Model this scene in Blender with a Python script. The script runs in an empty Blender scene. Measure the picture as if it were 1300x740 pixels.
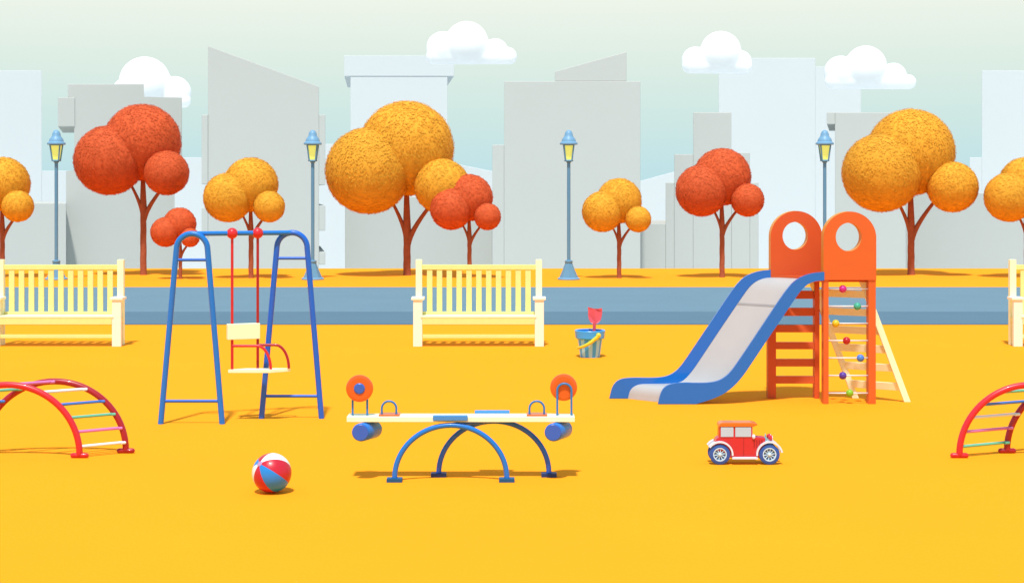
import bpy, bmesh, math, random
import numpy as np
from mathutils import Vector, Matrix, noise
random.seed(7); rng = np.random.default_rng(7)
R = math.radians; PI = math.pi
S = bpy.context.scene; COL = S.collection

# ------------------------------------------------------------------ camera, sky, sun, exposure
F, HORIZON, EYE = 2000.0, 240.0, 2.5          # focal length and horizon row for a 1300 px wide frame, eye height in m
cd = bpy.data.cameras.new('camera'); cam = bpy.data.objects.new('camera', cd); COL.objects.link(cam)
cam.location = (0, 0, EYE); cam.rotation_euler = (R(90), 0, 0)
cd.sensor_width = 36; cd.lens = 36 * F / 1300; cd.shift_y = -(370 - HORIZON) / 1300
cd.clip_start = .1; cd.clip_end = 6000
S.camera = cam
w = bpy.data.worlds.new('World'); S.world = w; w.use_nodes = True
nt = w.node_tree; nt.nodes.clear()
out = nt.nodes.new('ShaderNodeOutputWorld'); bg = nt.nodes.new('ShaderNodeBackground')
tc = nt.nodes.new('ShaderNodeTexCoord'); sx = nt.nodes.new('ShaderNodeSeparateXYZ'); rp = nt.nodes.new('ShaderNodeValToRGB')
def lin(c): return tuple(((v/255)/12.92 if v/255 <= .04045 else ((v/255+.055)/1.055)**2.4) for v in c)
nt.links.new(tc.outputs['Generated'], sx.inputs[0]); nt.links.new(sx.outputs['Z'], rp.inputs[0])
stops = [(0.0, (190,226,232)), (.012, (193,227,232)), (.045, (207,232,228)), (.08, (222,238,229)), (.12, (239,245,234)), (.30, (206,222,230)), (1.0, (160,192,224))]
cr = rp.color_ramp
while len(cr.elements) < len(stops): cr.elements.new(.5)
for e, (p, c) in zip(cr.elements, stops): e.position = p; e.color = (*lin(c), 1)
bg.inputs['Strength'].default_value = 1.0
nt.links.new(rp.outputs[0], bg.inputs['Color']); nt.links.new(bg.outputs[0], out.inputs[0])
sd = bpy.data.lights.new('sun', 'SUN'); sd.energy = 4.3; sd.angle = R(3.0); sd.color = (1, .95, .88)
sun = bpy.data.objects.new('sun', sd); COL.objects.link(sun)
sun.rotation_euler = Vector((.06, .46, -1)).to_track_quat('-Z', 'Y').to_euler()   # high sun from the camera side
vs = S.view_settings; vs.view_transform = 'Standard'; vs.look = 'None'; vs.exposure = 0; vs.gamma = 1; vs.use_curve_mapping = False

# ------------------------------------------------------------------ materials
def mat(name, rgb, gain=1.15, rough=.5, var=.05, scale=4.0, bump=0, bscale=60, island=0, spec=.4, coat=0, emit=0, metal=0):
    m = bpy.data.materials.new(name); m.use_nodes = True
    t = m.node_tree; b = t.nodes['Principled BSDF']
    g = gain if isinstance(gain, tuple) else (gain,)*3
    c = tuple(min(.95, v/k) for v, k in zip(lin(rgb), g))
    b.inputs['Roughness'].default_value = rough; b.inputs['Specular IOR Level'].default_value = spec
    b.inputs['Coat Weight'].default_value = coat; b.inputs['Metallic'].default_value = metal
    if emit: b.inputs['Emission Color'].default_value = (*lin(rgb), 1); b.inputs['Emission Strength'].default_value = emit
    co = t.nodes.new('ShaderNodeTexCoord'); n = t.nodes.new('ShaderNodeTexNoise'); n.inputs['Scale'].default_value = scale; n.inputs['Detail'].default_value = 6
    t.links.new(co.outputs['Object'], n.inputs['Vector'])
    mr = t.nodes.new('ShaderNodeMapRange'); mr.inputs[1].default_value = .3; mr.inputs[2].default_value = .7
    mr.inputs[3].default_value = 1-var; mr.inputs[4].default_value = 1+var
    t.links.new(n.outputs['Fac'], mr.inputs[0]); val = mr.outputs[0]
    if island:
        ge = t.nodes.new('ShaderNodeNewGeometry'); mi = t.nodes.new('ShaderNodeMapRange')
        mi.inputs[3].default_value = 1-island; mi.inputs[4].default_value = 1+island
        t.links.new(ge.outputs['Random Per Island'], mi.inputs[0])
        mu = t.nodes.new('ShaderNodeMath'); mu.operation = 'MULTIPLY'; t.links.new(val, mu.inputs[0]); t.links.new(mi.outputs[0], mu.inputs[1]); val = mu.outputs[0]
    vm = t.nodes.new('ShaderNodeVectorMath'); vm.operation = 'SCALE'; vm.inputs[0].default_value = c
    t.links.new(val, vm.inputs['Scale']); t.links.new(vm.outputs[0], b.inputs['Base Color'])
    if bump:
        n2 = t.nodes.new('ShaderNodeTexNoise'); n2.inputs['Scale'].default_value = bscale; n2.inputs['Detail'].default_value = 4
        t.links.new(co.outputs['Object'], n2.inputs['Vector'])
        bp = t.nodes.new('ShaderNodeBump'); bp.inputs['Strength'].default_value = bump; bp.inputs['Distance'].default_value = .02
        t.links.new(n2.outputs['Fac'], bp.inputs['Height']); t.links.new(bp.outputs[0], b.inputs['Normal'])
    return m
V = (1.5, 1.2, 1.0)       # typical daylight on an upright face here (sky, sun grazing, yellow ground bounce)
HZ = 1.85
M = {}
M['sand'] = mat('sand', (249,156,30), (1,1,1), rough=.95, var=.015, scale=.5, bump=.3, bscale=30, spec=.05)
M['city_ground'] = mat('city_ground_neutral_bounce', (190,200,204), 1.0, rough=.95, var=.05, scale=.02, spec=.05)  # tone added out of sight past the crest, keeps bounce on buildings and clouds neutral
M['path'] = mat('path_asphalt', (138,175,196), HZ, rough=.9, var=.025, scale=.7, bump=.3, bscale=40, spec=.1)
M['path2'] = mat('path_dark_paving', (118,155,178), HZ, rough=.9, var=.025, scale=.7, bump=.3, bscale=40, spec=.1)
M['bgrey'] = mat('building_haze_grey', (211,216,213), (1.27,1.3,1.32), rough=.9, var=.012, scale=.08, spec=.1)  # nearer towers: fading with distance is put into the colour
M['blight'] = mat('building_haze_pale', (234,240,242), 1.3, rough=.9, var=.008, scale=.05, spec=.1)  # farther towers: paler still, distance haze painted into the base colour
M['cloud'] = mat('cloud', (252,252,252), 1.03, rough=1, var=.01, scale=.01, spec=0)
cb_ = M['cloud'].node_tree.nodes['Principled BSDF']; cb_.inputs['Subsurface Weight'].default_value = 1; cb_.inputs['Subsurface Radius'].default_value = (1,1,1); cb_.inputs['Subsurface Scale'].default_value = 3
M['orange_leaf'] = mat('orange_foliage', (212,150,46), (.9,.85,.85), rough=.75, var=.05, scale=1.2, island=.045, spec=.15)
M['red_leaf'] = mat('red_foliage', (196,84,46), (.9,.85,.85), rough=.75, var=.05, scale=1.2, island=.045, spec=.15)
M['bark'] = mat('bark', (188,100,68), V, rough=.9, var=.12, scale=8, bump=.5, bscale=25, spec=.1)
M['lamp'] = mat('lamp_blue_grey', (112,154,176), V, rough=.45, var=.03, coat=.2)
M['lampcap'] = mat('lamp_cap_blue', (134,172,194), V, rough=.45, var=.03)
M['glow'] = mat('lamp_glass', (236,236,120), 1.3, rough=.3, var=.02, emit=.5)
M['white'] = mat('white_paint', (255,254,240), 1.15, rough=.5, var=.015, scale=10)
M['cream'] = mat('cream_paint', (240,226,142), (1.15,1.0,.9), rough=.55, var=.03, scale=10)
M['cream2'] = mat('pale_cream_paint', (255,247,198), (1.15,1.0,.9), rough=.55, var=.02, scale=10)
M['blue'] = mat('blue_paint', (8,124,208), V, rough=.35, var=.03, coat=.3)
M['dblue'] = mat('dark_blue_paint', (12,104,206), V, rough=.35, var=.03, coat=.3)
M['foot'] = mat('foot_teal_blue', (16,88,128), V, rough=.5)
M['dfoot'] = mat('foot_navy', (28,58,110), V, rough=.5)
M['red'] = mat('red_paint', (238,36,46), V, rough=.35, var=.03, coat=.3)
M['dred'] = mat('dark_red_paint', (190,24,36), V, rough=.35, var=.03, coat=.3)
M['orange'] = mat('orange_panel', (243,104,36), V, rough=.5, var=.02, coat=.1)
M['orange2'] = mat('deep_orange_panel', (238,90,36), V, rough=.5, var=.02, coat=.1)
M['oredge'] = mat('light_orange_edge', (255,158,52), V, rough=.5)
M['rung'] = mat('rung_rust_orange', (234,98,46), V, rough=.5)
M['steel'] = mat('slide_steel', (203,204,206), 1.4, rough=.45, var=.02, scale=6)
M['steel2'] = mat('slide_steel_seam', (172,172,175), 1.4, rough=.4)
M['rod'] = mat('rod_white', (235,236,240), 1.15, rough=.3)
M['srail'] = mat('slide_rail_blue', (8,116,198), V, rough=.35, var=.02, coat=.3)
def simple(name, rgb, rough=.35): M[name] = mat(name, rgb, V, rough=rough, var=.02, coat=.3)
simple('pink', (244,130,184)); simple('mint', (120,204,160)); simple('rblue', (76,130,206)); simple('rwhite', (255,253,240))
simple('magenta', (226,36,140)); simple('green', (70,184,146)); simple('yellow', (246,200,32)); simple('bred', (208,22,36))
simple('bblue', (84,138,216)); simple('purple', (98,58,160)); simple('lime', (150,200,40))
simple('padblue', (72,150,214)); simple('seesawframe', (48,128,184)); simple('disc', (250,104,32)); simple('barrel', (34,128,214)); simple('barrelcap', (50,104,196))
simple('bucket', (70,180,252)); simple('bucketin', (44,120,200)); simple('stripe', (186,232,255)); simple('spade', (255,92,104)); simple('handle', (252,218,50))
simple('tyre', (44,92,170), .6); simple('rim', (226,244,250)); simple('carred', (232,44,52)); simple('roofor', (255,124,36)); simple('fender', (250,246,248))
simple('carglass', (206,216,222), .1); simple('spoke', (90,120,150)); simple('grille', (150,190,180)); simple('ballred', (222,26,48)); simple('ballblue', (36,140,214)); simple('ballwhite', (255,252,236)); simple('hub', (214,150,180))
simple('darkline', (176,28,40)); simple('lens', (250,246,250))

# ------------------------------------------------------------------ helpers
def at(px, py, Y): return Vector(((px-650)*Y/F, Y, EYE-(py-HORIZON)*Y/F))
def gy(py): return EYE*F/(py-HORIZON)
class MB:
    def __init__(s): s.bm = bmesh.new(); s.mi = 0
    def _f(s, vs):
        try:
            f = s.bm.faces.new(vs); f.material_index = s.mi; return f
        except ValueError: return None
    def box(s, a, b, bev=0):
        a, b = Vector(a), Vector(b); c = (a+b)/2; d = b-a
        return s.prism([(a.x,a.z),(b.x,a.z),(b.x,b.z),(a.x,b.z)], a.y, b.y, bev)
    def hull8(s, bot, top, bev=0):
        n = len(bot); B = [s.bm.verts.new(p) for p in bot]; T = [s.bm.verts.new(p) for p in top]
        fs = [s._f(B[::-1]), s._f(T)] + [s._f([B[i], B[(i+1)%n], T[(i+1)%n], T[i]]) for i in range(n)]
        if bev:
            es = {e for f in fs if f for e in f.edges}
            bmesh.ops.bevel(s.bm, geom=list(es), offset=bev, segments=2, affect='EDGES', profile=.6)
        return fs
    def prism(s, pts, y0, y1, bev=0, off=(0,0)):           # outline in x-z, extruded along y (off: skew of the far face)
        return s.hull8([(x, y0, z) for x, z in pts], [(x+off[0], y1, z+off[1]) for x, z in pts], bev)
    def tube(s, path, r, n=16, cap=True):
        path = [Vector(p) for p in path]; m = len(path); rs = r if isinstance(r, (list, tuple)) else [r]*m
        up = None; rings = []
        for i, p in enumerate(path):
            t = (path[min(i+1, m-1)]-path[max(i-1, 0)]).normalized()
            if up is None:
                up = t.orthogonal().normalized()
            up = (up - t*up.dot(t)).normalized(); sd = t.cross(up)
            rings.append([s.bm.verts.new(p+rs[i]*(math.cos(2*PI*k/n)*up+math.sin(2*PI*k/n)*sd)) for k in range(n)])
        for a, b in zip(rings, rings[1:]):
            for k in range(n): 
                f = s._f([a[k], a[(k+1)%n], b[(k+1)%n], b[k]])
                if f: f.smooth = True
        if cap: s._f(rings[0][::-1]); s._f(rings[-1])
    def lathe(s, prof, c, n=24, axis='Z', jag=0, smooth=True):
        c = Vector(c); rings = []
        for r, h in prof:
            ring = []
            for k in range(n):
                a = 2*PI*k/n; rr = r*(1+jag*math.cos(a*n/2))
                p = Vector((rr*math.cos(a), rr*math.sin(a), h)) if axis == 'Z' else Vector((rr*math.cos(a), -h, rr*math.sin(a)))
                ring.append(s.bm.verts.new(c+p))
            rings.append(ring)
        for a, b in zip(rings, rings[1:]):
            for k in range(n):
                f = s._f([a[k], a[(k+1)%n], b[(k+1)%n], b[k]])
                if f: f.smooth = smooth
        s._f(rings[0][::-1]); s._f(rings[-1])
    def ball(s, c, r, u=24, v=14, sc=(1,1,1)):
        g = bmesh.ops.create_uvsphere(s.bm, u_segments=u, v_segments=v, radius=r, matrix=Matrix.Translation(c) @ Matrix.Diagonal((*sc, 1)))
        for vv in g['verts']:
            for f in vv.link_faces: f.smooth = True; f.material_index = s.mi
        return g['verts']
    def strip(s, prof, off, th=0):                          # sheet swept from each profile point along off
        off = Vector(off); A = [s.bm.verts.new(p) for p in prof]; B = [s.bm.verts.new(Vector(p)+off) for p in prof]
        for i in range(len(prof)-1):
            f = s._f([A[i], A[i+1], B[i+1], B[i]]); f.smooth = True
        if th:
            C_ = [s.bm.verts.new(Vector(p)-Vector((0,0,th))) for p in prof]; D_ = [s.bm.verts.new(Vector(p)+off-Vector((0,0,th))) for p in prof]
            for i in range(len(prof)-1):
                s._f([C_[i+1], C_[i], D_[i], D_[i+1]]); s._f([A[i+1], A[i], C_[i], C_[i+1]]); s._f([B[i], B[i+1], D_[i+1], D_[i]])
            s._f([A[0], B[0], D_[0], C_[0]]); s._f([A[-1], C_[-1], D_[-1], B[-1]])
    def build(s, name, mats, parent=None, fix=True, sharp=35):
        if fix: bmesh.ops.recalc_face_normals(s.bm, faces=s.bm.faces)
        org = Vector(parent['org']) if parent is not None else Vector((0,0,0))
        for v in s.bm.verts: v.co -= org
        if sharp:
            for e in s.bm.edges:
                if len(e.link_faces) == 2 and e.calc_face_angle(0) > R(sharp): e.smooth = False
        me = bpy.data.meshes.new(name); s.bm.to_mesh(me); s.bm.free()
        for m in (mats if isinstance(mats, (list, tuple)) else [mats]): me.materials.append(m if not isinstance(m, str) else M[m])
        o = bpy.data.objects.new(name, me); COL.objects.link(o)
        if parent is not None: o.parent = parent; ORG[o.name] = tuple(org); o['org'] = tuple(org)
        return o
ORG = {}
def thing(name, label, cat, loc, group=None):
    o = bpy.data.objects.new(name, None); COL.objects.link(o); o.location = loc; o.empty_display_size = .3
    o['org'] = tuple(loc); o['label'] = label; o['category'] = cat
    if group: o['group'] = group
    return o
def tag(o, label, cat, group=None):
    o['label'] = label; o['category'] = cat
    if group: o['group'] = group
    return o
def recenter(o, loc):
    loc = Vector(loc)
    o.data.transform(Matrix.Translation(-loc)); o.location = loc; return o
def copy_tree(o, parent=None):
    c = o.copy(); COL.objects.link(c)
    if parent: c.parent = parent
    for ch in [x for x in bpy.data.objects if x.parent == o]: copy_tree(ch, c)
    return c
def dup(root, dx, label):
    c = copy_tree(root); c.location = root.location + Vector((dx, 0, 0)); c['label'] = label; return c
def arch(x0, x1, zt, zb, Y, n=28, e=2.0):                    # half ellipse from foot to foot
    xc, a = (x0+x1)/2, (x1-x0)/2
    return [Vector((xc-a*math.cos(PI*i/n), Y, zb+(zt-zb)*math.sin(PI*i/n))) for i in range(n+1)]
def ushape(xl, xr, ztop, zbot, Y, n=14, bl=None, br=None):   # upside-down U with legs that may splay at the foot
    r = (xr-xl)/2; xc = (xl+xr)/2; bl = xl if bl is None else bl; br = xr if br is None else br
    P = [Vector((bl, Y, zbot))] + [Vector((xc-r*math.cos(PI*i/n), Y, ztop-r+r*math.sin(PI*i/n))) for i in range(n+1)] + [Vector((br, Y, zbot))]
    return P

# ------------------------------------------------------------------ setting
def sheet(name, rows, x0, x1, z, m, kind='structure'):
    mb = MB()
    prev = None
    for (y, zz) in rows:
        cur = [mb.bm.verts.new((x0, y, zz+z)), mb.bm.verts.new((x1, y, zz+z))]
        if prev:
            mb.mi = 1 if y > 56 else 0; mb._f([prev[0], prev[1], cur[1], cur[0]])
        prev = cur
    o = mb.build(name, m, sharp=0); o['kind'] = kind; return o
PLAIN = -16.0
rows = [(-60,0),(49.4,0),(50.0,-.02),(50.8,-.12),(52,-.35),(56,-1.2),(140,PLAIN+.6),(150,PLAIN),(4000,PLAIN)]
sheet('ground', rows, -2500, 2500, 0, [M['sand'], M['city_ground']])
sheet('path', [(gy(396),0),(gy(364.6),0)], -400, 400, .004, M['path'])
sheet('path_edge_band', [(gy(412.3),0),(gy(396),0)], -400, 400, .008, M['path2'])

def building(label, Y, depth, parts, m, group):
    xs = [p for n, pts in parts for p in pts]
    cx = sum(p[0] for p in xs)/len(xs)
    t = thing('city_building', label, 'building', ((cx-650)*Y/F, Y, PLAIN), group)
    c0 = Vector(((cx-650)*Y/F, Y, 0)); nn = Vector((c0.x, c0.y, 0)).normalized()      # each tower is turned towards the park
    def hit(px, py):
        d = Vector(((px-650)/F, 1, -(py-HORIZON)/F)); k = c0.dot(nn)/d.dot(nn); return d*k+Vector((0, 0, EYE))
    for i, (n, pts) in enumerate(parts):
        yy = -(.12 if n in ('ledge', 'roof') else 0) + i*.03
        mb = MB(); q = []
        for (px, py) in pts:
            p = hit(px, py); q.append(Vector((p.x, p.y, PLAIN if py >= 340 else p.z)))
        mb.hull8([p+nn*yy for p in q], [p+nn*(depth-i*.3) for p in q], .06)
        mb.build(n, m, t)
    return t
def rc(x0, x1, y0, y1=340): return [(x0,y1),(x1,y1),(x1,y0),(x0,y0)]
GG, LG = 'grey tower blocks behind the park', 'pale distant towers behind the grey blocks'
g = M['bgrey']; l = M['blight']
building('low grey block at the far left, behind the first street lamp', 150, 16, [('wall', rc(-70,84,258))], g, GG)
building('stepped grey tower behind the large red tree', 156, 18, [('wall', [(84,340),(221,340),(221,240),(231,240),(231,124),(182.5,124),(182.5,107),(86,107),(86,124),(95,124),(95,217),(84,217)]), ('ledge', rc(73.5,95,124,161))], g, GG)
building('tall grey tower with a roof sloping down to the right, behind the swing', 150, 18, [('wall', [(264,340),(405,340),(405,110),(264,58.5)]), ('ledge', rc(256,264,146,234)), ('ledge', rc(256,264,264,303)), ('ledge', rc(405,413,146,235)), ('ledge', rc(405,413,261,293)), ('ledge', rc(405,413,320,336))], g, GG)
building('grey block behind the largest orange tree near the middle bench', 158, 18, [('wall', rc(438,625,250))], g, GG)
building('widest grey tower with a wedge roof rising to the right, behind the third lamp', 150, 20, [('wall', [(640,340),(813,340),(813,103.5),(640,103.5)]), ('wing', rc(625,640,184)), ('wedge_roof', [(704.5,103.5),(795.5,103.5),(795.5,66),(704.5,91)])], g, GG)
building('grey block stepped on both sides, behind the medium red tree', 154, 18, [('wall', rc(880,928.5,143)), ('wing', rc(856,880,196)), ('wing', rc(845,856,232)), ('wing', rc(813,845,284)), ('wing', rc(928.5,952,194)), ('wing', rc(952,963,232))], g, GG)
building('grey tower with a left ledge behind the big orange tree right of the slide', 150, 18, [('wall', rc(1060,1150,143)), ('ledge', rc(1049.5,1060,143,158))], g, GG)
building('low grey block at the far right edge behind the benches', 158, 18, [('wall', [(1150,340),(1380,340),(1380,258),(1229,244),(1150,240)])], g, GG)
building('pale tower in the top left corner', 262, 30, [('wall', rc(-70,53,90)), ('wing', rc(53,84,217))], l, LG)
building('pale low block in the gap between the first two grey towers', 262, 25, [('wall', rc(205,275,200))], l, LG)
building('pale tower with a flat wide cap behind the largest orange tree', 262, 30, [('wall', rc(445,568,97)), ('roof', rc(437,576.5,71,97)), ('wing', rc(398,445,183))], l, LG)
building('pale block with a roof sloping right, between tree and wide tower', 268, 25, [('wall', [(568,340),(632,340),(632,219),(568,206)])], l, LG)
building('pale block with a roof rising right, seen above the small orange tree', 262, 25, [('wall', [(805,340),(862,340),(862,216.5),(805,232)])], l, LG)
building('tall pale tower between two clouds, behind the slide', 262, 30, [('wall', rc(912.5,1035,74)), ('wing', rc(1035,1093,85))], l, LG)
building('pale tower in the top right corner with stepped low wings', 262, 30, [('wall', rc(1246.5,1380,90)), ('wing', rc(1231,1246.5,200)), ('wing', rc(1205,1231,216)) ], l, LG)

# clouds: rounded billows cut flat underneath
def cloud(label, bot, lobes, Y=225):
    mb = MB()
    for i, (px, py, r) in enumerate(lobes):
        c = at(px, py, Y); rr = r*Y/F
        mb.ball((c.x, Y+(1.5*Y/760 if i else 0), c.z), rr, 48, 32, (1, .8, 1))
    h = 10; l_ = min(p-r for p, q, r in lobes)+h; r_ = max(p+r for p, q, r in lobes)-h*.9
    a, b = at(l_, bot-h, Y), at(r_, bot-h*.9, Y); rr = h*Y/F
    mb.tube([a, b], [rr*1.02, rr*.92], 32); mb.ball(a, rr*1.03, 32, 24); mb.ball(b, rr*.93, 32, 24)
    zb = at(0, bot, Y).z
    bmesh.ops.bisect_plane(mb.bm, geom=mb.bm.verts[:]+mb.bm.edges[:]+mb.bm.faces[:], plane_co=(0,0,zb), plane_no=(0,0,-1), clear_outer=True)
    be = [e for e in mb.bm.edges if len(e.link_faces) == 1]
    bmesh.ops.holes_fill(mb.bm, edges=be)
    o = mb.build('cloud', 'cloud', sharp=0)
    m_ = o.modifiers.new('remesh', 'REMESH'); m_.mode = 'VOXEL'; m_.voxel_size = .45*Y/760; m_.use_smooth_shade = True
    m_ = o.modifiers.new('smooth', 'SMOOTH'); m_.iterations = 6
    tag(o, label, 'cloud', 'white clouds over the city')
    recenter(o, at(lobes[0][0], bot, Y)); return o
cloud('white cloud partly hidden by the stepped grey tower', 137, [(184,105,32.5),(221,118,21),(156,113,13),(200,128,14)], 760)
cloud('wide white cloud with three humps above the middle bench', 82, [(592.5,55,27.5),(562,61,21),(629,65,16),(645,71,11),(600,66,16)])
cloud('small compact white cloud at the top of the tall pale tower', 93.5, [(915,66,26),(883,76.5,17),(940,79,15),(910,78,16)])
cloud('white cloud trailing off in low humps to the right, over the slide', 113.5, [(1099,85,26.5),(1068,92,21),(1135,97,17),(1154,105,8.7),(1110,98,15)])

# ------------------------------------------------------------------ trees
def tree(px, by, k, cy, cx, color, label, yoff=0):
    Y = gy(by); s = F/Y
    t = thing('autumn_tree', label, 'tree', (at(px, by, Y).x, Y, 0), 'autumn trees along the far side of the path')
    W = (1.1+2.95*k)/s
    mb = MB(); X = at(px, by, Y).x
    zf = at(0, cy+84*k, Y).z; ztop = at(0, cy+20*k, Y).z
    n = 12
    mb.tube([(X+.004*math.sin(i*1.7), Y, -.03+(zf+.03)*i/n) for i in range(n)] + [(X, Y, zf), (X-.01, Y, (zf+ztop)/2), (X, Y, ztop)],
            [W*(1.12 if i == 0 else 1.02-.1*i/n) for i in range(n)] + [W*1.1, W*.75, W*.45], 14)
    def bez(a, b, c, n=10): return [tuple(Vector(a)*(1-u)**2+Vector(b)*2*u*(1-u)+Vector(c)*u*u) for u in [i/n for i in range(n+1)]]
    a = at(px+.8*k, cy+98*k, Y); c = at(px+34*k, cy+46*k, Y-.15*k); b = at(px+5*k, cy+80*k, Y)
    mb.tube(bez(a, b, c), [W*(.85-.45*i/10) for i in range(11)], 12)
    a = at(px-.8*k, cy+92*k, Y); c = at(px-20*k, cy+46*k, Y-.1*k); b = at(px-3*k, cy+76*k, Y)
    mb.tube(bez(a, b, c), [W*(.72-.38*i/10) for i in range(11)], 12)
    mb.build('trunk', 'bark', t)
    # crown: three rounded clumps of dense small leaves
    L = [(cx, cy, 50*k, 0), (cx-37*k, cy+23*k, 45*k, -.45*k), (cx+38*k, cy+39*k, 28.7*k, -.75*k)]
    C_ = [(at(a, b, Y)+Vector((0, d, 0)), r/s) for a, b, r, d in L]
    V_, F_ = [], []
    org = Vector(t.location)
    for li, (c, r) in enumerate(C_):
        mb2 = bmesh.new(); bmesh.ops.create_icosphere(mb2, subdivisions=4, radius=r*.965)
        base = len(V_)
        for v in mb2.verts:
            d = v.co.normalized(); q = v.co*(1+.018*noise.noise(d*5+Vector((px,li,0))))
            V_.append(q+c-org)
        for f in mb2.faces: F_.append([base+v.index for v in f.verts])
        mb2.free()
        ls = .045 + .014*k
        N = int(4*PI*r*r/(ls*ls)*1.35)
        for _ in range(N):
            d = Vector(rng.normal(size=3)).normalized()
            rad = r*(.968+.022*random.random()**1.5) * (1+.012*noise.noise(d*5+Vector((px,li,0))))
            p = c+d*rad
            if any(j != li and (p-c2).length < r2*.93 for j, (c2, r2) in enumerate(C_)): continue
            nn = (d+.10*Vector(rng.normal(size=3))).normalized()
            u = nn.orthogonal().normalized(); u = Matrix.Rotation(random.random()*6.28, 3, nn) @ u; v = nn.cross(u)
            a = ls*(.7+.6*random.random()); b_ = a*.55; b0 = len(V_); p = p-org
            V_ += [p-u*a*.6, p+v*b_*.5+nn*a*.04, p+u*a*.6, p-v*b_*.5+nn*a*.04]; F_.append([b0,b0+1,b0+2,b0+3])
    me = bpy.data.meshes.new('crown'); me.from_pydata([tuple(v) for v in V_], [], F_); me.materials.append(M[color])
    sm = np.array([len(f) == 3 for f in F_]); me.polygons.foreach_set('use_smooth', sm)
    o = bpy.data.objects.new('crown', me); COL.objects.link(o); o.parent = t
tree(3, 352, .71, 234, 3, 'orange_leaf', 'orange tree cut off by the left edge of the picture')
tree(182, 349, 1.0, 181, 180.6, 'red_leaf', 'largest red tree, left of the swing')
tree(229, 354, .43, 284.5, 228, 'red_leaf', 'tiny red tree seen behind the left frame of the swing')
tree(318.7, 353, .71, 234.5, 318.5, 'orange_leaf', 'orange tree behind the hanging swing seat')
tree(516.7, 349.5, 1.24, 188.6, 516, 'orange_leaf', 'largest orange tree, behind the left end of the middle bench')
tree(596, 352.5, .61, 251, 596, 'red_leaf', 'small red tree behind the back of the middle bench')
tree(786, 353, .59, 255, 786, 'orange_leaf', 'smallest orange tree, right of the third street lamp')
tree(916.7, 352, .75, 224.7, 916.7, 'red_leaf', 'medium red tree just left of the slide tower')
tree(1156.6, 349, 1.13, 193.5, 1156, 'orange_leaf', 'big orange tree right of the slide tower')
tree(1303, 352, .71, 234, 1303, 'orange_leaf', 'orange tree cut off by the right edge of the picture')

# ------------------------------------------------------------------ street lamps
def street_lamp(px, label):
    by = 355; Y = gy(by); s = F/Y; c = at(px, by, Y); X = c.x
    z = lambda py: max(0, at(0, py, Y).z)
    t = thing('street_lamp', label, 'street lamp', (X, Y, 0), 'street lamps along the path')
    mb = MB(); mb.lathe([(14/s,0),(14.3/s,z(353.6)),(13/s,z(352.4)),(12.3/s,z(352.2))], (X,Y,0), 32); mb.build('foot', 'lampcap', t)
    mb = MB(); mb.lathe([(12/s,z(352.3)),(8/s,z(343)),(4.6/s,z(334.5)),(4.2/s,z(334))], (X,Y,0), 8, smooth=False); mb.build('base', 'lamp', t)
    mb = MB(); mb.lathe([(4.6/s,z(334)),(5/s,z(333)),(5/s,z(331.2)),(4/s,z(330.4)),(2.4/s,z(330))], (X,Y,0), 20); mb.build('collar', 'lamp', t)
    mb = MB(); mb.lathe([(2.25/s,z(330.2)),(2.2/s,z(207)),(3.4/s,z(206)),(3.4/s,z(204.6))], (X,Y,0), 18); mb.build('pole', 'lamp', t)
    mb = MB(); mb.lathe([(4.9/s,z(203.2)),(8.0/s,z(184.5))], (X,Y,0), 4, smooth=False); 
    for v in mb.bm.verts: v.co = Matrix.Translation((X,Y,0)) @ Matrix.Rotation(R(45),4,'Z') @ Matrix.Translation((-X,-Y,0)) @ v.co
    for v in mb.bm.verts: pass
    mb.build('glass', 'glow', t)
    mb = MB()
    rot = R(45)
    for k in range(4):
        a = rot+k*PI/2; d = Vector((math.cos(a), math.sin(a), 0))
        a2 = rot+(k+1)*PI/2; d2 = Vector((math.cos(a2), math.sin(a2), 0)); o = Vector((X,Y,0))
        b0, b1 = o+d*5.6/s+Vector((0,0,z(204))), o+d*8.9/s+Vector((0,0,z(184)))
        c0, c1 = o+d2*5.6/s+Vector((0,0,z(204))), o+d2*8.9/s+Vector((0,0,z(184)))
        mb.tube([b0, b1], 1.0/s, 8); mb.tube([b0, c0], 1.0/s, 8); mb.tube([b1, c1], 1.0/s, 8)
    mb.lathe([(6/s,z(205)),(6/s,z(204))], (X,Y,0), 12)
    mb.build('lantern_frame', 'lamp', t)
    mb = MB(); mb.lathe([(11/s,z(184)),(11.6/s,z(183)),(11.2/s,z(181.5)),(9.2/s,z(180)),(8.6/s,z(177)),(7/s,z(175)),(5.6/s,z(173)),(5.1/s,z(170)),(3.8/s,z(167)),(1.6/s,z(165.6)),(.2/s,z(165.3))], (X,Y,0), 28)
    mb.build('cap', 'lampcap', t)
    return t, Y
lp, LY = street_lamp(722, 'blue grey street lamp in the middle, between the bench and the smallest orange tree')
for px, lab in ((71.5, 'blue grey street lamp rising behind the left bench'), (397, 'blue grey street lamp just right of the swing frame'), (1047, 'blue grey street lamp rising behind the slide tower')):
    dup(lp, (px-722)*LY/F, lab)

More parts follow.
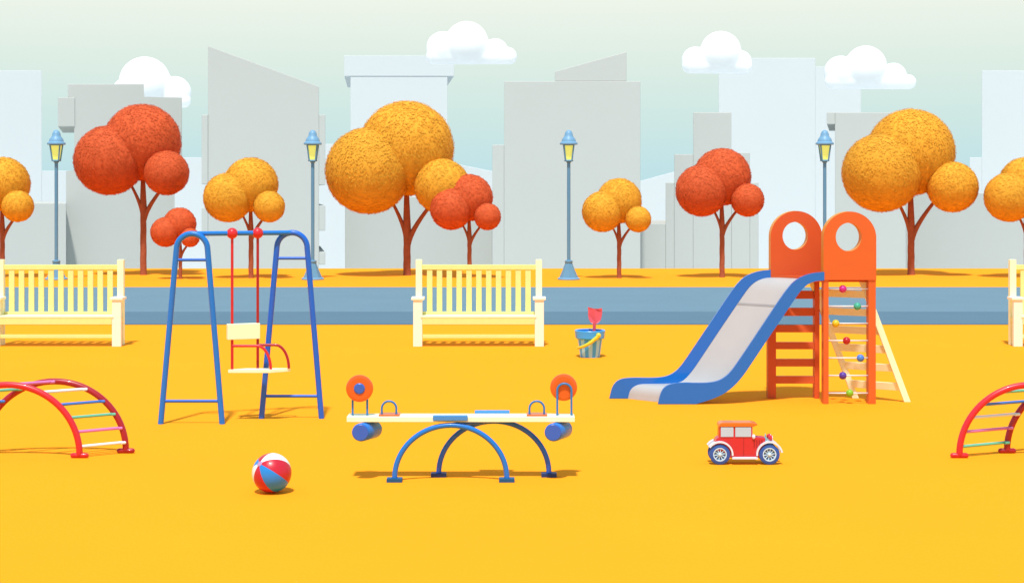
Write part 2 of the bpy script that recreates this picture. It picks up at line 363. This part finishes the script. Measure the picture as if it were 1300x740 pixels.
# ------------------------------------------------------------------ benches
def bench():
    Y = 25.0; s = 80.0; D = .27; YB = Y+D
    t = thing('park_bench', 'whole cream slatted bench in the middle, between the swing and the bucket', 'bench', (at(607.5,440,Y).x, Y, 0), 'cream slatted park benches')
    x = lambda px: at(px,0,Y).x
    z = lambda py: at(0,py,Y).z
    zb = lambda py: at(0,py,YB).z
    xb = lambda px: at(607.5,0,Y).x + (px-607.5)/s
    for a, b in ((524.5,536),(679,690.5)):
        mb = MB(); mb.box((x(a),Y,0),(x(b),Y+.07,z(380.5)), .006); mb.build('leg', 'white', t)
        mb = MB(); mb.box((x(a)-.03,Y-.02,z(381)),(x(b)+.03,YB-.02,z(377.5)), .008); mb.build('armrest', 'white', t)
    for a, b in ((526.5,534.5),(680.5,688.5)):
        mb = MB(); mb.box((xb(a),YB-.01,0),(xb(b),YB+.09,zb(329.5)), .006); mb.build('back_post', 'cream2', t)
    mb = MB()
    mb.box((xb(534.3),YB+.01,zb(342.4)),(xb(680.7),YB+.07,zb(336.2)), .006)
    mb.box((xb(534.3),YB+.01,zb(401)),(xb(680.7),YB+.07,zb(395.8)), .006); mb.build('back_rail', 'cream', t)
    for i in range(11):
        a = 540.7+12.65*i
        mb = MB(); mb.box((xb(a),YB+.02,zb(396.2)),(xb(a+7),YB+.05,zb(341.8)), .004); mb.build('back_slat', 'cream', t)
    mb = MB()
    for i in range(4): mb.box((x(534),Y-.01+i*.07,z(403.6)),(x(681),Y+.058+i*.07,z(400.8)), .006)
    mb.build('seat', 'cream2', t)
    mb = MB(); mb.box((x(536.1),Y-.006,z(412)),(x(678.9),Y+.03,z(403.7)), .004); mb.build('apron', 'cream', t)
    mb = MB(); mb.box((x(536.1),Y+.03,z(429.5)),(x(678.9),Y+.07,z(425)), .004)
    mb.build('stretcher', 'cream', t)
    for a, b in ((527,533.5),(681.5,688)):
        mb = MB(); mb.box((x(a),Y+.072,z(410)),(x(b),YB-.012,z(404)), .004); mb.build('side_rail', 'cream', t)
    return t
b0 = bench()
dup(b0, -537/80, 'cream slatted bench cut off by the left edge, behind the rainbow climber')
dup(b0, 762.5/80, 'cream bench of which only the left post shows at the right edge')

# ------------------------------------------------------------------ swing
def swing():
    Yn, Yf = gy(538), gy(531); D = Yf-Yn; s = F/Yn
    base = at(243.7, 0, Yn); e2 = Vector((at(370.7,0,Yf).x-base.x, D, 0))
    t = thing('swing_set', 'blue tubular swing frame with one red rod seat hanging from its top bar', 'swing', (base.x+e2.x/2, Yn+D/2, 0))
    z = lambda py: at(0,py,Yn).z; x = lambda px: at(px,0,Yn).x; zt = z(296.8)
    for far in (0, 1):
        o = e2*far
        P = [p+o for p in ushape(x(224), x(263.5), zt, 0, Yn, 16, x(204), x(282))]
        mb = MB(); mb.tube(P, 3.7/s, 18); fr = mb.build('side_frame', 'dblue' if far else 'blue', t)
        if far: fr['label'] = 'darker blue far side frame'
        for py, a, b in ((330,222.5,265),(509,206.5,280)):
            mb = MB(); mb.tube([Vector((x(a),Yn,z(py)))+o, Vector((x(b),Yn,z(py)))+o], 2.0/s, 12); mb.build('cross_bar', 'dblue', t)
    top0 = Vector((x(243.7), Yn, zt)); 
    mb = MB(); mb.tube([top0-e2*.02, top0+e2*1.02], 3.1/s, 18); mb.build('top_bar', 'blue', t)
    ks = []
    for px in (294, 326.5):
        u = (px-243.7)/127; c = top0+e2*u; ks.append(c)
        d = e2.normalized()
        mb = MB(); mb.ball(c, 7.2/s, 28, 18); mb.build('hanger', 'red', t)
    # seat assembly
    Ya = ks[0].y; Yb = ks[1].y
    zs = at(0,468,(Ya+Yb)/2).z; zs2 = at(0,472.5,(Ya+Yb)/2).z
    for i, c in enumerate(ks):
        mb = MB(); mb.tube([c-Vector((0,0,.03)), Vector((c.x,c.y,zs))], 1.8/s, 12); mb.build('rod', 'red' if i == 0 else 'dred', t)
    dx = lambda px: (px-294)*Ya/F
    c0, c1 = ks
    off = Vector((c1.x-c0.x, c1.y-c0.y, 0))
    seat = MB()
    q0 = Vector((c0.x+dx(289), c0.y-.02, zs2)); q1 = Vector((c0.x+dx(343.5), c0.y-.02, zs2)); so = Vector((21.5*Ya/F, off.y+.04, 0)); h = Vector((0,0,zs-zs2))
    so = Vector((off.x*.75, off.y+.04, 0))
    seat.hull8([q0,q1,q1+so,q0+so],[p+h for p in (q0,q1,q1+so,q0+so)], .006); seat.build('seat', 'cream2', t)
    # back board wraps both rods
    zb0, zb1 = at(0,431,Ya).z, at(0,411,Ya).z
    e = off.normalized(); n = Vector((-e.y, e.x, 0))
    p0 = c0-e*.055; p1 = c1+e*.02; th = .035
    B = [p0-n*th, p1-n*th, p1+n*th, p0+n*th]
    back = MB(); back.hull8([Vector((p.x,p.y,zb0)) for p in B], [Vector((p.x,p.y,zb1)) for p in B], .008); back.build('backrest', 'cream2', t)
    za = at(0,439,Ya).z
    for i, (c, L1, L2) in enumerate(((c0, 326, 343), (c1, 327, 342))):
        xa = c.x + (L1-294)*Ya/F; xe = c.x+(L2-294)*Ya/F + (0 if i == 0 else -.07)
        if i: xa -= .09
        P = [Vector((c.x, c.y, za)), Vector((xa, c.y, za))] + [Vector((xa+(xe-xa)*math.sin(a), c.y, zs+(za-zs)*math.cos(a))) for a in [PI/2*j/10 for j in range(1,11)]]
        mb = MB(); mb.tube(P, 1.8/s, 12); mb.build('arm_loop', 'red' if i == 0 else 'dred', t)
swing()

# ------------------------------------------------------------------ slide
def slide():
    Yn, Yf = gy(513), gy(506); D = Yf-Yn; s = F/Yn
    xn = lambda px: at(px,0,Yn).x; z = lambda py: max(0, at(0,py,Yn).z)
    e2 = Vector((at(975,0,Yf).x-xn(1042), D, 0))       # from the near side to the far side
    t = thing('playground_slide', 'blue and grey slide on an orange tower with two round holes and a cream ladder', 'slide', (xn(1045), (Yn+Yf)/2, 0))
    TH = .15
    def panel(o, m, lab):
        # outline with a hole, built from a ring of quads
        N = 64; a0, a1 = xn(1045.5), xn(1112.5); zb_, cx = z(355.5), xn(1079); hw = (a1-a0)/2; zc = z(268)-hw*1.02
        hc = (xn(1077.5), z(301)); hr = (16.4/s, 18/s)
        outer, inner = [], []
        for i in range(N):
            a = 2*PI*i/N+PI/N; d = (math.cos(a), math.sin(a))
            inner.append((hc[0]+hr[0]*d[0], hc[1]+hr[1]*d[1]))
            # ray from hole centre to the outline
            lo, hi = 0, 3
            for _ in range(40):
                m_ = (lo+hi)/2; x_, z_ = hc[0]+d[0]*m_, hc[1]+d[1]*m_
                ins = a0 <= x_ <= a1 and z_ >= zb_ and (z_ <= zc or (x_-cx)**2+(z_-zc)**2 <= hw*hw)
                if ins: lo = m_
                else: hi = m_
            outer.append((hc[0]+d[0]*lo, hc[1]+d[1]*lo))
        for cx_ in (a0, a1):
            j = min(range(N), key=lambda i: (outer[i][0]-cx_)**2+(outer[i][1]-zb_)**2); outer[j] = (cx_, zb_)
        mb = MB(); bm = mb.bm; y0, y1 = Yn, Yn+TH
        def ring(pts, y, k=0): return [bm.verts.new((p[0]+o.x, y+o.y, p[1]+o.z)) for p in pts]
        of, inf, ob, ib = ring(outer,y0), ring(inner,y0), ring(outer,y1), ring(inner,y1)
        for i in range(N):
            j = (i+1)%N
            mb.mi = 0; mb._f([of[i],of[j],inf[j],inf[i]]); mb._f([ob[j],ob[i],ib[i],ib[j]])
            mb.mi = 1; mb._f([of[j],of[i],ob[i],ob[j]]); mb._f([inf[i],inf[j],ib[j],ib[i]])
        p = mb.build('tower_panel', [m, 'oredge'], t); 
        if lab: p['label'] = lab
    Z0 = Vector((0,0,0))
    panel(Z0, 'orange', 'front orange panel with a round hole'); panel(e2, 'orange2', 'deeper orange rear panel with a round hole')
    for o, m in ((Z0,'orange'),(e2,'orange2')):
        for a, b in ((1045.7,1052.3),(1103,1112.3)) if m == 'orange' else ((1042.2,1052.8),(1103,1109.5)):
            mb = MB(); mb.box(Vector((xn(a),Yn+.012,-.02))+o, Vector((xn(b),Yn+TH-.012,z(355.6)+.03))+o, .004); mb.build('post', m, t)
    # closed-in rungs of the rear frame
    for a, b in ((372.7,383.3),(395,405.6),(417.4,427),(439.7,449),(461.7,471.5),(484,493.8)):
        mb = MB(); mb.box(Vector((xn(1052.6),Yn+.03,z(b)))+e2, Vector((xn(1103.2),Yn+.08,z(a)))+e2, .004); mb.build('rung', 'rung', t)
    # bead rods of the front frame
    for py, bx, m in ((367.2,1071.2,'magenta'),(389.2,1089.7,'green'),(411.1,1062.2,'yellow'),(433,1076,'bred'),(455,1093.6,'bblue'),(477.4,1071.2,'purple'),(499.7,1079.9,'lime')):
        r = MB(); r.tube([(xn(1052),Yn+.055,z(py)),(xn(1103.3),Yn+.055,z(py))], 1.0/s, 10); ro = r.build('bead_rod', 'rod', t)
        bb = MB(); bb.ball((xn(bx),Yn+.055,z(py)), 4.9/s, 20, 12); bb.build('bead', m, ro)
    # platform
    mb = MB(); a = Vector((xn(1047),Yn+TH+.005,z(359))); b = Vector((xn(1111),Yn+TH+.005,z(359))); o = e2-Vector((0,TH+.01,0)); h = Vector((0,0,.06))
    mb.hull8([a,b,b+o,a+o],[p+h for p in (a,b,b+o,a+o)], .004); mb.build('platform', 'orange2', t)
    # ladder
    def ud(u,v): return (740+u/2.551, 250+v/2.551)
    rails = []
    for o, lab in ((Vector((0,TH+.03,0)),0),(e2+Vector((0,.03,0)),1)):
        top = Vector((xn(1094.5)+0, Yn, z(356)))+o; bot = Vector((xn(1153), Yn, 0))+o
        wv = Vector((8.3/s,0,0)); d = Vector((0,.05,0))
        mb = MB(); mb.hull8([bot,bot+wv,bot+wv+d,bot+d],[top,top+wv,top+wv+d,top+d], .004); mb.build('ladder_rail', 'cream2', t); rails.append((top,bot))
    for a, b in ((308,332),(368,392),(429,453),(488,513),(549,573),(610,635)):
        zz0, zz1 = z(ud(0,b)[1]), z(ud(0,a)[1]); P = []
        for zz in (zz0, zz1):
            k = (rails[0][0].z-zz)/(rails[0][0].z)
            n_ = rails[0][0].lerp(rails[0][1], k); f_ = rails[1][0].lerp(rails[1][1], k)
            n_ = Vector((n_.x+.012, n_.y+.025, zz)); f_ = Vector((f_.x+.03, f_.y+.01, zz))
            P.append([f_, n_, n_+Vector((0.02,.03,0)), f_+Vector((.02,.03,0))])
        mb = MB(); mb.hull8(P[0], P[1], .003); mb.build('ladder_rung', 'cream2', t)
    # chute
    U = [(782,243),(745,246),(712,256),(685,272),(663,296),(640,328),(600,388),(550,463),(505,530),(480,565),(462,582),(440,595),(410,601),(370,602),(330,601),(290,603),(268,612),(252,632),(243,663)]
    Lw = [(782,270),(752,272),(728,282),(706,302),(685,332),(640,398),(590,472),(545,540),(520,577),(490,612),(455,638),(410,657),(360,663)]
    cv = lambda P: [(xn(ud(u,v)[0]), max(0, at(0, ud(u,v)[1], Yn).z) if v < 660 else 0.0) for u, v in P]
    def smooth(P, k=2):
        for _ in range(k):
            Q = [P[0]]
            for a, b in zip(P, P[1:]): Q += [(.75*a[0]+.25*b[0], .75*a[1]+.25*b[1]), (.25*a[0]+.75*b[0], .25*a[1]+.75*b[1])]
            P = Q+[P[-1]]
        return P
    up, lo = smooth(cv(U)), smooth(cv(Lw))
    for o, nm in ((Vector((0,-.012,0)),0),(e2+Vector((0,.0,0)),1)):
        mb = MB(); mb.prism([(x+o.x, zz) for x, zz in up+lo[::-1]], Yn+o.y, Yn+o.y+.05, .008)
        r = mb.build('side_rail', 'srail', t)
    bed = smooth(cv([(780,268),(750,270),(724,280),(702,298),(680,328),(635,394),(585,468),(540,536),(515,573),(490,602),(470,617),(430,621),(370,621),(335,622),(315,630),(301,645),(296,662)]))
    mb = MB(); o = e2; st = Vector((0,.04,0))
    mb.strip([Vector((x_, Yn+.03, max(.012, zz))) for x_, zz in bed], o, .012); sb = mb.build('slide_bed', 'steel', t)
    # joint strip near the top
    p = [Vector((x_, Yn+.03, zz)) for x_, zz in bed]
    zj = at(0, ud(0,347)[1], Yn).z; j = min(range(len(p)), key=lambda i: abs(p[i].z-zj-.0))
    a = p[j]; d = (p[j+1]-p[j]).normalized(); nrm = Vector((d.z,0,-d.x)); nrm = nrm if nrm.z > 0 else -nrm
    mb = MB(); mb.hull8([a,a+d*.03,a+d*.03+e2*.98,a+e2*.98],[q+nrm*.004 for q in (a,a+d*.03,a+d*.03+e2*.98,a+e2*.98)]); mb.build('joint_strip', 'steel2', sb)
slide()

# ------------------------------------------------------------------ seesaw
def seesaw():
    Yn, Yf = gy(611), gy(604.5); s = F/Yn
    dx = at(557,0,Yf).x-at(501,0,Yn).x; D = Yf-Yn; e2 = Vector((dx, D, 0))
    Ym = Yn+.05; x = lambda px: at(px,0,Ym).x; z = lambda py: at(0,py,Ym).z
    t = thing('seesaw', 'cream plank seesaw on two crossed blue arches, with round orange backrests', 'seesaw', (x(600), (Yn+Yf)/2, 0))
    xn = lambda px: at(px,0,Yn).x; zn = lambda py: at(0,py,Yn).z
    for k in (0,1):
        P = [p+e2*k for p in arch(xn(501), xn(643.4), zn(539.6), .03, Yn, 36)]
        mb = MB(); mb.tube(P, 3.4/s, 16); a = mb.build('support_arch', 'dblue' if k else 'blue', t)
        if k: a['label'] = 'dark blue rear support arch'
        for px in (501, 643.4):
            c = Vector((xn(px), Yn, 0))+e2*k
            mb = MB(); mb.box(c+Vector((-9.9/s,-.05,-.01)), c+Vector((9.9/s,.04,5/s)), .006); mb.build('foot', 'dfoot' if k else 'foot', t)
    pf, pb = Yn+.03, Yn+.24                              # plank front and back
    mb = MB(); mb.box((x(440.3),pf,z(535.3)),(x(729.6),pb,z(528.6)), .006); mb.build('plank', 'cream2', t)
    pv = Yn+.135
    mb = MB(); q = Vector((xn(572),Yn,zn(539.6))); mb.tube([Vector((x(573),Yn+.02,z(538.2))), Vector((x(573),Yn+.02,z(538.2)))+e2*1.0], 2.6/s, 12); mb.build('pivot_bar', 'dblue', t)
    mb = MB(); mb.box((x(550),pf-.06,z(532.2)),(x(594),pf-.003,z(525.9)), .006); mb.build('footboard', 'padblue', t)
    mb = MB(); mb.box((at(602.6,0,pb).x,pb+.003,z(530)),(at(647,0,pb).x,pb+.07,z(525.5)), .006); mb.build('footboard', 'padblue', t)
    for a, b, h0, h1 in ((480.5,507,484,502.5),(668.6,695,672.3,691)):
        mb = MB(); mb.box((x(a),pf+.03,z(528.5)),(x(b),pb-.03,z(526.6)), .003); m_ = mb.build('handle_mount', 'disc', t)
        mb = MB(); mb.tube(ushape(x(h0), x(h1), z(510.3), z(528), Ym+.06, 16), 1.45/s, 12); mb.build('handle', 'seesawframe', t)
    for side, l0, l1, cx, topy in ((0,446.8,465.4,456.2,484),(1,707.7,725.8,716,488)):
        yh = Ym+.06
        mb = MB(); mb.tube(ushape(x(l0), x(l1), z(topy), z(528), yh, 16), 1.45/s, 12); mb.build('backrest_hoop', 'seesawframe', t)
        yd = yh-.035 if side == 0 else yh+.035
        mb = MB(); c = (x(cx), yd, z(493.3)); r = 17.3/s
        mb.lathe([(.8*r,-.018),(r*.96,-.014),(r,-.006),(r,.006),(r*.96,.014),(.8*r,.018)], c, 40, 'Y'); d = mb.build('backrest', 'disc', t)
        if side == 0:
            mb = MB(); r2 = 7/s; mb.lathe([(r2,.012),(r2,.024),(r2*.8,.03)], c, 28, 'Y'); mb.build('hub_cap', 'barrelcap', d)
    for cx in (458.2, 702):
        c = Vector((x(cx), Yn-.0, z(547.6))); o = Vector((14.5/s, .19, 0)); r = 11.6/s; d = o.normalized()
        n = 36; mb = MB(); A, B, A2, B2 = [], [], [], []
        for k in range(n):
            a = 2*PI*k/n
            for L_, q, rr in ((A2,c-o*.0,r*.93),(A,c+o*.05,r),(B,c+o*.95,r),(B2,c+o,r*.93)): L_.append(mb.bm.verts.new(q+Vector((rr*math.cos(a),0,rr*math.sin(a)))))
        for P_, Q_ in ((A2,A),(A,B),(B,B2)):
            for k in range(n):
                f = mb._f([P_[k],P_[(k+1)%n],Q_[(k+1)%n],Q_[k]]); f.smooth = True
        mb._f(A2); mb._f(B2[::-1]); bo = mb.build('bumper_barrel', 'barrel', t)
        mb = MB(); mb.lathe([(r*.9,.002),(r*.9,.008),(r*.84,.012)], c, 36, 'Y'); mb.build('barrel_cap', 'barrelcap', bo)
seesaw()

# ------------------------------------------------------------------ arched climbers
def climber(x0n, x1n, x0f, label):
    Yn, Yf = gy(581), gy(575); s = F/Yn; xn = lambda px: at(px,0,Yn).x; zn = lambda py: max(0,at(0,py,Yn).z)
    e2 = Vector((at(x0f,0,Yf).x-xn(x0n), Yf-Yn, 0))
    t = thing('arched_climber', label, 'climbing frame', ((xn(x0n)+xn(x1n))/2+e2.x/2, Yn+e2.y/2, 0), 'red arched climbing frames')
    ZT = zn(488.3)
    for k in (0,1):
        P = [p+e2*k for p in arch(xn(x0n), xn(x1n), ZT, .03, Yn, 40)]
        mb = MB(); mb.tube(P, 4.1/s, 18); a = mb.build('arch', 'dred' if k else 'red', t)
        if k: a['label'] = 'dark red rear arch'
        for px in (x0n, x1n):
            c = Vector((xn(px),Yn,0))+e2*k; z_ = 3.3/s
            mb = MB(); mb.tube([c+Vector((-11.5/s+i*0,0,z_)) if i == 0 else c+Vector((u/s,0,z_)) for i, u in enumerate((-11.5,-10.6,-8.6,8.6,10.6,11.5))], [1.2/s,2.5/s,3.3/s,3.3/s,2.5/s,1.2/s], 14); mb.build('foot', 'dred' if k else 'red', t)
    xc, hw = (xn(x0n)+xn(x1n))/2, (xn(x1n)-xn(x0n))/2
    for side, items in ((1, ((498,'rwhite'),(513.7,'rblue'),(530.2,'mint'),(548.2,'pink'),(566.8,'rwhite'))), (-1, ((498,'mint'),(513.7,'rblue'),(530.2,'rwhite'),(548.2,'pink'),(566.8,'mint'))), (0, ((488,'pink'),))):
        for py, m in items:
            zz = min(zn(py), ZT-.0005); xx = xc+side*hw*math.sqrt(max(0,1-((zz-.03)/(ZT-.03))**2)) if side else xc
            a = Vector((xx,Yn,zz)); 
            dn = e2.normalized()
            mb = MB(); mb.tube([a-dn*.0, a+e2*1.0+dn*.0], 2.0/s, 12)
            # rung ends wrap over the tube
            mb.ball(a+e2+Vector((0,-4.1/s,0)), 2.1/s, 12, 8); mb.tube([a+e2*.93+Vector((0,-3.4/s,0)), a+e2+Vector((0,-4.1/s,0))], 2.0/s, 12)
            mb.build('rung', m, t)
climber(-83, 101, -21, 'red arched climber with pastel rungs at the left edge, in front of the bench')
climber(1218, 1402, 1278.5, 'red arched climber with pastel rungs at the right edge, right of the toy car')

# ------------------------------------------------------------------ bucket and spade
def bucket():
    Y = gy(453); s = F/Y; c = at(749,453,Y); X = c.x; z = lambda py: max(0, at(0,py,Y).z)
    t = thing('toy_bucket', 'blue and white striped toy bucket with a yellow handle on the sand', 'bucket', (X,Y,0))
    n = 36; h = z(419.5); r0, r1 = 12.6/s, 17.4/s
    mb = MB(); bm = mb.bm; rings = []
    for k in range(7):
        f = k/6; rr = r0+(r1-r0)*f
        rings.append([bm.verts.new((X+rr*math.cos(2*PI*i/n), Y+rr*math.sin(2*PI*i/n), h*f+.0)) for i in range(n)])
    for a, b in zip(rings, rings[1:]):
        for i in range(n): mb.mi = 1 if (i//2) % 2 else 0; f = mb._f([a[i],a[(i+1)%n],b[(i+1)%n],b[i]]); f.smooth = True
    mb.mi = 2; inn = []
    for k in range(7):
        f = 1-k/6*.95; rr = (r0+(r1-r0)*f)*.93
        inn.append([bm.verts.new((X+rr*math.cos(2*PI*i/n), Y+rr*math.sin(2*PI*i/n), h*f)) for i in range(n)])
    for a, b in zip([rings[-1]]+inn, inn):
        for i in range(n): f = mb._f([a[i],a[(i+1)%n],b[(i+1)%n],b[i]]); f.smooth = True
    mb._f(inn[-1]); mb.mi = 0; mb._f(rings[0][::-1])
    mb.build('body', ['bucket','stripe','bucketin'], t)
    mb = MB(); R1 = 18.2/s; prof = [(17.3/s, h-9.5/s),(18.6/s, h-9/s),(19.2/s,h-1.5/s),(19.5/s,h),(18.9/s,h+.8/s),(17.2/s,h+.6/s),(16.6/s,h-1/s)]
    rg = [[mb.bm.verts.new((X+(r+(.35/s*math.cos(i*8*2*PI/48*2) if j == 0 else 0))*math.cos(2*PI*i/48), Y+(r)*math.sin(2*PI*i/48), zz-(1.2/s*abs(math.sin(i*PI/4)) if j == 0 else 0))) for i in range(48)] for j, (r, zz) in enumerate(prof)]
    for a, b in zip(rg, rg[1:]):
        for i in range(48): f = mb._f([a[i],a[(i+1)%48],b[(i+1)%48],b[i]]); f.smooth = True
    mb.build('rim', 'bucket', t)
    P = []
    a0, a1 = R(-62), R(-62-95)                       # droops across the front of the bucket
    for i in range(15):
        f = i/14; a = a0+(a1-a0)*f; zz = z(424)+(z(441)-z(424))*f**.75 - .03*math.sin(PI*f); rr = (r0+(r1-r0)*zz/h)+.03+(.02 if zz > h-9.5/s else 0)+.02*math.sin(PI*f)
        P.append((X+rr*math.cos(a), Y+rr*math.sin(a), zz))
    mb = MB(); mb.tube(P, [2.6/s-1.0/s*i/14 for i in range(15)], 12); mb.ball(P[0], 3.3/s, 16, 10); mb.build('handle', 'handle', t)
    # spade
    xs = lambda px: at(px,0,Y).x
    zz = lambda py: at(0,py,Y).z
    out_ = [(746.4,390),(750,391.2),(754.2,391.8),(759,391.9),(764.6,391.4),(764.9,396),(764.2,402),(762.5,407),(759,410.2),(756.5,411.3),(752.6,411.2),(750,409.6),(747.6,405.5),(746.8,400),(747.2,394),(746.4,390)][:-1]
    mb = MB(); mb.prism([(xs(a),zz(b)) for a, b in out_], Y-.012, Y+.012, .004)
    for v in mb.bm.verts: v.co.y += 6*(v.co.x-xs(755.5))**2
    mb.build
    sp = thing('toy_spade', 'red pink toy spade standing blade up in the striped bucket', 'spade', (xs(755), Y, .05))
    mb.build('blade', 'spade', sp)
    mb = MB(); mb.tube([(xs(754.2),Y,.05),(xs(754.4),Y,zz(421)),(xs(754.6),Y,zz(409.5))], [1.9/s,1.9/s,2.2/s], 12); mb.build('shaft', 'spade', sp)
bucket()

# ------------------------------------------------------------------ beach ball
def ball():
    Y = gy(625); s = F/Y; r = 25/s; c = at(345, 0, Y)
    mb = MB(); mb.ball((0,0,0), r, 56, 40)
    secs = [1,0,2,1,0,2,0]
    for f in mb.bm.faces:
        p = f.calc_center_median(); a = math.atan2(p.y, p.x) % (2*PI); f.material_index = secs[int(a/(2*PI)*7) % 7]
    ax = Vector((-.50, -.62, .56)).normalized()
    q = Vector((0,0,1)).rotation_difference(ax).to_matrix().to_4x4() @ Matrix.Rotation(R(2), 4, 'Z')
    o = mb.build('beach_ball', ['ballred','ballwhite','ballblue'], sharp=0)
    o.data.transform(q); o.location = (c.x, Y, r)
    tag(o, 'red, white and blue striped beach ball lying below the swing', 'ball'); o['org'] = (0,0,0)
    for sg in (1,):
        mb = MB(); mb.lathe([(r*.15,r*.985),(r*.145,r*1.006),(r*.1,r*1.012)], (0,0,0), 24); h = mb.build('valve_cap', 'hub', o, sharp=0); h.data.transform(q)
ball()

# ------------------------------------------------------------------ toy car
def car():
    Y = gy(590.3); s = F/Y
    X = lambda u: at(890+u/9.864, 0, Y).x
    z = lambda v: max(0, at(0, 525+v/9.864, Y).z)
    t = thing('toy_car', 'red vintage toy car with blue tyres and an orange roof', 'toy car', (X(550), Y+.1, 0))
    Wd = .19; y0, y1 = Y+.02, Y+.02+Wd-.04
    body = MB()
    body.prism([(X(330),z(560)),(X(735),z(560)),(X(812),z(480)),(X(812),z(310)),(X(655),z(300)),(X(232),z(300)),(X(200),z(322)),(X(178),z(360)),(X(178),z(470)),(X(300),z(480))], y0+.012, y1-.012, .006)
    body.build('body', 'carred', t)
    cab = MB(); cab.prism([(X(232),z(305)),(X(652),z(305)),(X(648),z(165)),(X(236),z(165))], y0+.012, y1-.012, .004); cb = cab.build('cab', 'carred', t)
    for a, b in ((252,412),(434,634)):
        for yy, d in ((y0+.009, 1),(y1-.009,-1)):
            mb = MB(); mb.prism([(X(a),z(296)),(X(b),z(296)),(X(b),z(172)),(X(a),z(172))], yy-.004, yy+.004, .0035); mb.build('window', 'carglass', cb)
    mb = MB(); mb.box((X(650)-.002,y0+.03,z(292)),(X(650)+.005,y1-.03,z(178)), .002); mb.build('windscreen', 'carglass', cb)
    rf = MB(); rf.prism([(X(224),z(168)),(X(662),z(168)),(X(720),z(142)),(X(700),z(128)),(X(640),z(116)),(X(270),z(116)),(X(236),z(130))], y0, y1, .006); rf.build('roof', 'roofor', t)
    for a in (668,700,732,764):
        mb = MB(); mb.box((X(a),y0+.008,z(430)),(X(a+10),y0+.016,z(335)), .001); mb.build('vent_slot', 'darkline', t)
    mb = MB(); mb.box((X(538),y0+.009,z(540)),(X(543),y0+.0125,z(305))); mb.build('door_seam', 'darkline', t)
    mb = MB(); mb.box((X(812),y0+.03,z(470)),(X(842),y1-.03,z(312)), .004); mb.build('radiator', 'grille', t)
    mb = MB(); mb.lathe([(.006,0),(.008,.02),(.004,.03),(.001,.034)], (X(826),(y0+y1)/2,z(314)), 14); mb.build('radiator_cap', 'grille', t)
    for yy in (y0+.03, y1-.03):
        mb = MB(); mb.lathe([(.012,-.02),(.02,-.012),(.026,.006),(.024,.012)], (0,0,0), 20)
        for v in mb.bm.verts: v.co = Matrix.Translation((X(880),yy,z(312))) @ Matrix.Rotation(PI/2,4,'Y') @ v.co
        hl = mb.build('headlight', 'carred', t)
        mb = MB(); mb.ball((X(880)+.012,yy,z(312)), .022, 16, 10, (.45,1,1)); mb.build('lens', 'lens', hl)
    mb = MB(); mb.ball((X(664),y0+.002,z(292)), .016, 14, 10, (1,.8,1.3)); mb.build('side_lantern', 'lens', t)
    for yy0, yy1 in ((y0-.015, y0+.045),(y1-.045,y1+.015)):
        for wc in (240, 862):
            fd = MB(); cx, cz = X(wc), z(515); ro, ri = 168/9.864/s, 147/9.864/s
            o_, i_ = [], []
            for k in range(25):
                a = R((-5 if wc == 240 else 10)+ (150 if wc == 240 else 175)*k/24)
                o_.append((cx+ro*math.cos(a), cz+ro*math.sin(a))); i_.append((cx+ri*math.cos(a), cz+ri*math.sin(a)))
            for k in range(24):
                fd.hull8([(p[0],yy0,p[1]) for p in (i_[k],o_[k],o_[k+1],i_[k+1])],[(p[0],yy1,p[1]) for p in (i_[k],o_[k],o_[k+1],i_[k+1])])
            fd.build('fender', 'fender', t)
        rb = MB(); rb.box((X(392),yy0,z(572)),(X(712),yy1,z(546)), .003); rb.build('running_board', 'fender', t)
    for wc in (240, 862):
        for front in (1, 0):
            yy = (y0-.005) if front else (y1-.02); cx, cz = X(wc), z(515); r = 13.1/s
            ty = MB(); pr = [(r*.66,-.0125),(r*.9,-.0125),(r,-.007),(r,.007),(r*.9,.0125),(r*.66,.0125),(r*.66,-.0125)]
            n = 40; rg = [[ty.bm.verts.new((cx+q*math.cos(2*PI*k/n), yy+.0125-h, cz+q*math.sin(2*PI*k/n))) for k in range(n)] for q, h in pr[:-1]]
            rg.append(rg[0])
            for a, b in zip(rg, rg[1:]):
                for k in range(n):
                    f = ty._f([a[k],a[(k+1)%n],b[(k+1)%n],b[k]])
                    if f: f.smooth = True
            # the wheel is the rim disc; tyre and spokes are carried by it
            rm = MB(); ro, ri = r*.67, r*.56
            for k in range(n):
                a, b = 2*PI*k/n, 2*PI*(k+1)/n
                q = [(cx+ri*math.cos(a),cz+ri*math.sin(a)),(cx+ro*math.cos(a),cz+ro*math.sin(a)),(cx+ro*math.cos(b),cz+ro*math.sin(b)),(cx+ri*math.cos(b),cz+ri*math.sin(b))]
                rm.hull8([(p[0],yy,p[1]) for p in q],[(p[0],yy+.024,p[1]) for p in q])
            for k in range(10):
                a = 2*PI*k/10+.15; rm.tube([(cx,yy+.01,cz),(cx+ri*math.cos(a)*1.02,yy+.01,cz+ri*math.sin(a)*1.02)], .0042, 8)
            rm.lathe([(r*.17,-.008),(r*.17,.006),(r*.1,.012)], (cx,yy+.008,cz), 20, 'Y')
            wh = rm.build('wheel', 'rim', t)
            ty.build('tyre', 'tyre', wh)
            bk = MB(); bk.lathe([(r*.6,-.004),(r*.6,0)], (cx,yy+.019,cz), 28, 'Y'); bk.build('wheel_back', 'spoke', wh)
    mb = MB(); 
    for wc in (240, 862): mb.tube([(X(wc),y0+.02,z(515)),(X(wc),y1-.02,z(515))], .007, 10)
    mb.build('axle', 'spoke', t)
car()
for o in bpy.data.objects:
    if 'org' in o: del o['org']
